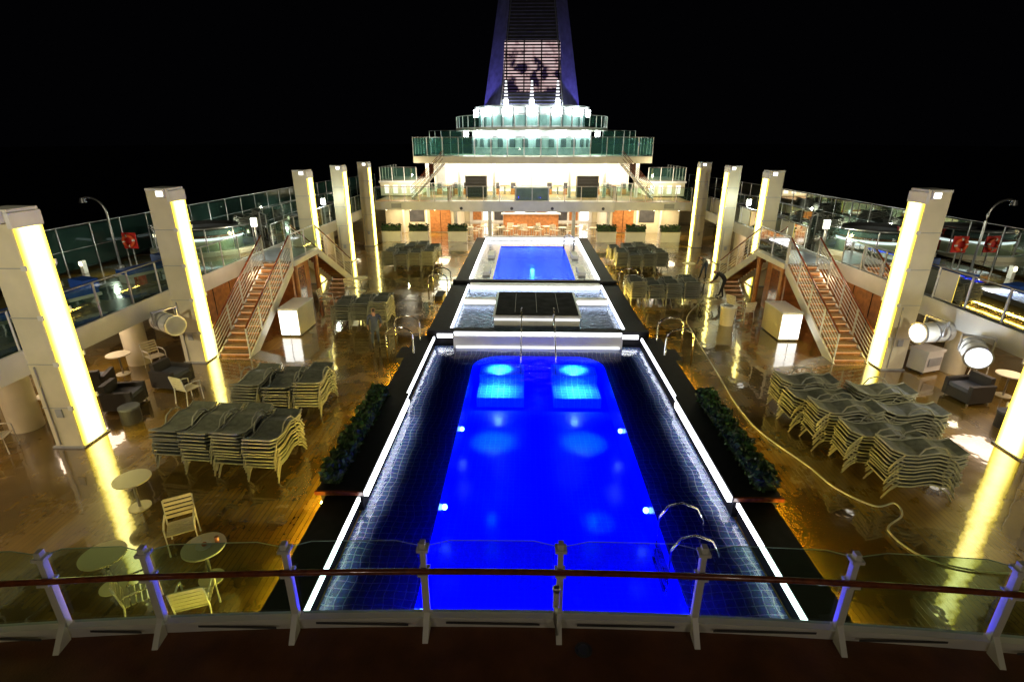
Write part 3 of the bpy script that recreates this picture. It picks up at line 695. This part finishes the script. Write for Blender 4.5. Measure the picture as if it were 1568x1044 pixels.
b=MB(); b.tube([(-.13,4.1,2.65),(-.16,4.05,2.9),(-.15,4.12,3.1)],.02,'steel'); b.cyl((-.15,4.12,3.0),(-.15,4.12,3.22),.035,'cream_paint'); b.sphere((-.15,4.12,3.24),.045,'steel'); b.obj('tap_fitting')
for sx in (-1,1):
    b=MB(); b.box(-.3,.3,-.15,.15,-.2,.2,'white_paint'); b.box(-.26,.26,.153,.17,-.16,.16,'lamp_warm'); b.box(-.34,-.31,-.05,.05,-.3,.1,'steel'); b.box(.31,.34,-.05,.05,-.3,.1,'steel'); b.cyl((0,0,-.3),(0,0,-7.9),.06,'steel'); b.obj('added_fill_housing',(sx*9,-2.6,10.5))  # unseen housing and pole, added to go with the fill spots
    lamp('SPOT','added_fill_spot',(sx*9,-2.2,10.5),4800,(1,.90,.62),.25,spot=(R(72),.9),aim=(sx*11.5,22,5.5))  # added fill from behind the camera, brightens pillars, coaming and loungers
    lamp('SPOT','added_fill_spot',(sx*8.6,-2.2,10.5),5500,(1,.95,.8),.25,spot=(R(34),.9),aim=(sx*3,44,4.5))  # added narrow fill, lifts the stern fascia
    lamp('POINT','added_fill_point',(sx*3.5,-1.2,6.2),75,(1,.84,.66),.15)  # added unseen fill for the coaming and near deck
# ---------------------------------------------------------------- stern superstructure
par=bpy.data.objects.new('ship_superstructure',None); C.objects.link(par)
b=MB()
b.box(-12.7,12.7,43.2,52.99,2.3,2.95,'white_paint')
b.box(-6.5,6.5,42.6,43.197,2.25,3.05,'white_paint')
for sx in (-1,1):
    b.box(*sorted((sx*10.5,sx*11.3)),43.15,43.197,2.45,2.8,'grey_paint')
for x in (-5.6,-1.6,1.6,5.6): b.cyl((x,42.62,2.5),(x,42.56,2.5),.12,'dark_grey')
b.box(-18.1,18.1,53.0,53.3,0,2.27,'cream_paint'); b.box(-12.6,12.6,53.303,62,.0,3.0,'cream_paint')
b.quad((-12.7,43.2,2.955),(12.7,43.2,2.955),(12.7,52.5,2.955),(-12.7,52.5,2.955),'teak_dry')
for sx in (-1,1):
    X=lambda a,c: sorted((sx*a,sx*c))
    b.box(*X(6.76,12.7),46.5,46.8,0,2.295,'cream_paint'); b.box(*X(6.5,6.75),46.5,52.98,0,2.295,'cream_paint')
    b.box(*X(7.0,8.8),46.44,46.497,.05,2.1,'wood_panel'); b.box(*X(7.88,7.92),46.42,46.437,.05,2.1,'black_stone'); b.box(*X(9.3,10.6),46.46,46.497,.9,2.0,'dark_grey')
    b.box(*X(9.0,9.15),46.2,46.497,0,2.28,'white_paint'); b.box(*X(11,11.15),46.2,46.497,0,2.28,'white_paint')
    for x in (6.2,3.4): b.cyl((sx*x,43.5,0),(sx*x,43.5,2.25),.16,'white_paint')
    for x in (8,10,12): b.sphere((sx*x,44.2,2.24),.09,'lamp_warm')
b.box(-2.6,2.6,50.5,51.1,0,1.05,'wood_panel'); b.box(-2.8,2.8,50.3,51.2,1.053,1.12,'white_paint')
b.box(-6,6,52.8,52.97,0,2.25,'white_paint')
for k in range(-5,6): b.box(k*1.05-.42,k*1.05+.42,52.74,52.797,.2,1.9,'dark_grey' if k%3==0 else ('wood_panel' if k%3==1 else 'lit_panel'))
for z in (1.3,1.6): b.box(-2.4,2.4,52.5,52.73,z,z+.04,'wood_panel')
for k in range(22): b.cyl((-2.3+.21*k,52.6,1.64),(-2.3+.21*k,52.6,1.9),.04,random.choice(['orange_plastic','glass_teal','red_paint','dark_grey']),n=6)
for k in range(-4,5):
    for y in (44.5,47.5,50): b.cyl((k*1.3,y,2.26),(k*1.3,y,2.295),.12,'lamp_warm')
b.obj('lower_level',parent=par)
b=MB()
b.box(-9.3,9.3,52.6,52.9,2.96,5.75,'white_paint')
for k in range(-8,9):
    if abs(k)<2: continue
    b.box(k*1.08-.42,k*1.08+.42,52.54,52.597,3.3,5.2,random.choice(['lounge_panel','lounge_panel','grey_paint','cream_paint','lounge_panel']))
b.box(-1.2,1.2,50.8,52.5,2.96,4.9,'white_paint'); b.box(-.9,.9,50.75,50.797,3.1,4.6,'cream_paint'); b.box(-.03,.03,50.72,50.748,3.0,4.8,'grey_paint')
for x in (-8.9,-6.2,-3.2,3.2,6.2,8.9): b.cyl((x,46.8,2.96),(x,46.8,5.75),.15,'white_paint')
for sx in (-1,1):
    X=lambda a,c: sorted((sx*a,sx*c))
    b.box(*X(3.9,5.7),46.9,48.2,2.96,4.7,'rattan'); b.box(*X(3.8,5.8),46.8,48.3,4.703,4.8,'white_paint')
    for k in range(5): b.box(*X(3.92,5.68),46.85,46.897,3.2+.3*k,3.23+.3*k,'dark_grey')
    for k in range(8): b.box(*X(6.8,6.86),44+k*.6,44.05+k*.6,2.96,4.0,'wood_rail')
b.box(-1.4,1.4,44.2,45.2,2.96,3.9,'grey_paint'); b.box(-1.5,1.5,44.1,45.3,3.903,4.0,'white_paint')
for x in (-7.6,-5.2,-2.4,2.4,5.2,7.6):
    b.cyl((x,49.6,2.96),(x,49.6,3.7),.05,'dark_grey'); b.cyl((x,49.6,3.7),(x,49.6,3.74),.45,'wood_panel',n=16)
    for d in (-.75,.75): b.box(x+d-.22,x+d+.22,49.4,49.85,2.96,3.42,'wood_panel'); b.box(x+d-.22,x+d+.22,49.86,49.92,2.96,3.95,'dark_grey')
n=30; f=[]
for i in range(n+1):
    x=-9.9+19.8*i/n; f.append((x,46.6-1.6*math.sqrt(max(0,1-(x/10.2)**2)))); 
vs=[(x,y,5.78) for x,y in f]+[(x,y,6.3) for x,y in f]+[(x,56,5.78) for x,y in f]+[(x,56,6.3) for x,y in f]
m1=n+1
fs=[(i,i+1,m1+i+1,m1+i) for i in range(n)]+[(m1+i,m1+i+1,3*m1+i+1,3*m1+i) for i in range(n)]+[(i+1,i,2*m1+i,2*m1+i+1) for i in range(n)]+[(0,m1,3*m1,2*m1),(n,2*m1+n,3*m1+n,m1+n)]
b.add(vs,fs,'cream_paint')
for k in range(-7,8):
    for y in (46.5,48.5,50.5): b.cyl((k*1.2,y,5.74),(k*1.2,y,5.775),.12,'lamp_warm')
b.obj('upper_lounge',parent=par)
g=rail('sky_screen',[(x,y+.1,6.3) for x,y in f],1.45,1.3,'glass_teal','steel','white_paint'); g.parent=par
for sx in (-1,1):
    g=rail('sky_screen_side',[(sx*9.8,46.8,6.3),(sx*9.8,52,6.3)],1.45,1.3,'glass_teal','steel','white_paint'); g.parent=par
    g=rail('sky_screen_high',[(sx*5.9,47.5,6.3),(sx*7.6,48.2,6.3),(sx*9.2,50.5,6.3)],2.0,1.1,'glass_teal','steel','white_paint'); g.parent=par
g=rail('bridge_rail',[(-12.6,43.25,2.95),(-6.6,43.25,2.95)],1.1,1.3); g.parent=par
g=rail('bridge_rail',[(-6.4,42.65,3.05),(6.4,42.65,3.05)],1.1,1.3); g.parent=par
g=rail('bridge_rail',[(6.6,43.25,2.95),(12.6,43.25,2.95)],1.1,1.3); g.parent=par
g=rail('lounge_rail',[(-9.5,47.2,2.96),(-5.9,46.5,2.96)],1.1,1.0); g.parent=par
g=rail('lounge_rail',[(5.9,46.5,2.96),(9.5,47.2,2.96)],1.1,1.0); g.parent=par
for sx in (-1,1):
    b=MB()
    for i in range(16):
        x=sx*(7.2+i*.17); b.box(*sorted((x,x+sx*.2)),44.6+.0,45.6,5.7-i*.17,5.74-i*.17,'white_paint')
    for y in (44.6,45.6):
        b.cyl((sx*7.2,y,5.75),(sx*9.9,y,3.0),.06,'white_paint'); 
        for h in (.4,.7,1.0): b.cyl((sx*7.2,y,5.75+h),(sx*9.9,y,3.0+h),.025,'wood_rail',n=6)
    b.obj('upper_stair',parent=par)
    b=MB(); b.box(*sorted((sx*9.95,sx*13.2)),47.5,54,3.01,4.1,'cream_paint'); b.box(*sorted((sx*9.93,sx*13.3)),47.4,54.1,4.103,4.25,'white_paint')
    for k in range(4): b.box(*sorted((sx*(10.2+.75*k),sx*(10.6+.75*k))),47.45,47.497,3.2,3.9,'lounge_panel')
    b.obj('wing_terrace',parent=par)
    g=rail('wing_rail',[(sx*10.0,47.5,4.25),(sx*13.2,47.5,4.25),(sx*13.2,53.8,4.25)],1.1,1.1); g.parent=par
lamp('AREA','bar_ceiling_light',(0,48,2.22),950,(1,.82,.6),11,sy=8)
for sx in (-1,1):
    lamp('AREA','porch_light',(sx*9.6,45,2.25),260,(1,.8,.5),5,sy=2.2)
    lamp('POINT','bridge_lamp',(sx*10.8,45.5,4.6),360,(1,.9,.65),.1)
lamp('AREA','lounge_ceiling_light',(0,49,5.7),2900,(1,.93,.70),18,sy=6)
for k in range(9):
    x=-5.2+1.3*k; inst(table,'round_table',(x,44.6+.7*(k%2),0)); inst(chair,'deck_chair',(x+.5,44.6+.7*(k%2),0),R(90+17*k)); inst(chair,'deck_chair',(x-.5,44.9+.7*(k%2),0),R(-70+23*k))
for x in (-11.2,-9.0,-5.9,5.9,8.2,10.9):
    b=MB(); b.box(-.75,.75,-.3,.3,0,.75,'white_paint'); b.box(-.78,.78,-.33,.33,.753,.8,'cream_paint'); hedge(b,-.78,.78,-.32,.32,.8,1.25,420,.09); b.obj('box_planter',(x,42.2,0))
par2=bpy.data.objects.new('funnel_tower',None); C.objects.link(par2)
b=MB(); c=(0,55.2)
b.ring(c,.1,5.8,6.31,8.35,'grey_paint',n=48)
b.ring(c,.1,7.3,8.36,8.62,'white_paint',n=48)
b.ring(c,.1,5.1,8.63,10.3,'grey_paint',n=48)
b.ring(c,4.2,5.5,10.31,10.45,'grey_paint',n=48)
for z in (6.9,7.6): b.ring(c,5.81,5.86,z,z+.05,'white_paint',n=48)
for k in range(14):
    a=R(195+k*150/13); b.box(-.25,.25,-.04,.04,-.35,.35,'dark_grey',Matrix.Translation((c[0]+5.83*math.cos(a),c[1]+5.83*math.sin(a),7.3))@Matrix.Rotation(a+R(90),4,'Z'))
for k in range(12):
    a=R(200+k*140/11); b.box(-.04,.04,-.05,.05,-.8,.8,'dark_grey',Matrix.Translation((c[0]+5.16*math.cos(a),c[1]+5.16*math.sin(a),9.45))@Matrix.Rotation(a+R(90),4,'Z'))
AN=(202,224,247,270,293,316,338)
for a in AN:
    a=R(a); x,y=math.cos(a),math.sin(a)
    b.box(-.40,.40,-.1,.1,-.26,.26,'lamp_white',Matrix.Translation((c[0]+6.6*x,c[1]+6.6*y,8.06))@Matrix.Rotation(a+R(90),4,'Z'))
    b.box(-.42,.42,-.1,.1,-.30,.30,'lamp_white',Matrix.Translation((c[0]+5.6*x,c[1]+5.6*y,9.85))@Matrix.Rotation(a+R(90),4,'Z'))
b.obj('drum',parent=par2)
for a in AN:
    a=R(a); x,y=math.cos(a),math.sin(a)
    lamp('POINT','tower_lamp',(c[0]+6.75*x,c[1]+6.75*y,7.65),24,(.85,1,.95),.1,parent=par2)
    lamp('POINT','tower_lamp',(c[0]+6.3*x,c[1]+6.3*y,9.4),9,(.9,1,.97),.1,parent=par2)
g=rail('tower_rail',[(c[0]+7.25*math.cos(R(a)),c[1]+7.25*math.sin(R(a)),8.62) for a in range(170,371,8)],.95,1.0,'glass_teal','white_paint','white_paint'); g.parent=par2
b=MB()
def sec(z):
    t=(z-10)/12; w=4.9-1.85*t; yf=56.2+1.6*t; yb=64-1.2*t
    return [(-w*.66,yf),(w*.66,yf),(w,yf+1.6),(w,yb),(-w,yb),(-w,yf+1.6)]
zs=[10,13,16,19,21.4]; vs=[]
for z in zs: vs+=[(x,y,z) for x,y in sec(z)]
fs=[(k*6+i,k*6+(i+1)%6,(k+1)*6+(i+1)%6,(k+1)*6+i) for k in range(4) for i in range(6)]+[tuple(range(24,30))]
b.add(vs,fs,'funnel_paint')
for k in range(34):
    z=10.6+k*.3; s0=sec(z); b.box(s0[0][0]*.97,s0[1][0]*.97,s0[0][1]-.08,s0[0][1]+.02,z,z+.2,'black_stone')
for x in (-1.6,-.5,.6,1.7): b.cyl((x,59.5,21.4),(x*1.1,59.5,24),.45,'dark_grey',n=16)
b.tube([(-.9,57.4,22.5),(-1.2,57.3,20.5),(-.6,57.3,19.8),(.2,57.3,20.6),(.4,57.4,22)],.04,'steel')
for x in (-2.45,2.45): b.cyl((x*1.25,56.1,10.4),(x*.78,57.5,21),.05,'steel')
b.obj('funnel',parent=par2)
b=MB(); a0=sec(11.7);a1=sec(16.4)
b.quad((-2.85,a0[0][1]-.14,11.9),(2.85,a0[0][1]-.14,11.9),(2.65,a1[0][1]-.14,16.4),(-2.65,a1[0][1]-.14,16.4),'led_screen'); b.obj('led_screen',parent=par2)
b=MB()
for x in (-2.5,0,2.5):
    b.box(x-.22,x+.22,55.3,55.5,10.5,11.15,'lamp_white')
    for k in range(6): b.box(x-.20+.02*k,x+.20-.02*k,55.92+.03*k,55.97+.03*k,11.25+.3*k,11.40+.3*k,'led_soft')  # tapering emissive slats imitate the uplight beams on the louvers
b.obj('uplights',parent=par2)
for x in (-2.5,0,2.5): lamp('SPOT','uplight',(x,55.75,10.8),700,(.8,.87,1),.08,spot=(R(40),.8),parent=par2,aim=(x,56.4,13))
for sx in (-1,1):
    lamp('SPOT','purple_uplight',(sx*7.2,54.5,9.0),2600,(.34,.29,1),.2,spot=(R(60),1),parent=par2,aim=(sx*4.2,58,12.5))
# ---------------------------------------------------------------- world, camera
w=bpy.data.worlds.new('World'); S.world=w; w.use_nodes=True
bg=w.node_tree.nodes['Background']; bg.inputs[0].default_value=(.0006,.0006,.0009,1); bg.inputs[1].default_value=1
cam=bpy.data.cameras.new('camera'); co=bpy.data.objects.new('camera',cam); C.objects.link(co)
co.location=(-.5,0,7.5); co.rotation_euler=(R(69.2),0,R(1.45)); cam.sensor_width=36; cam.lens=18.5; cam.clip_end=9000
S.camera=co
S.view_settings.view_transform='Standard'; S.view_settings.look='None'; S.view_settings.exposure=0
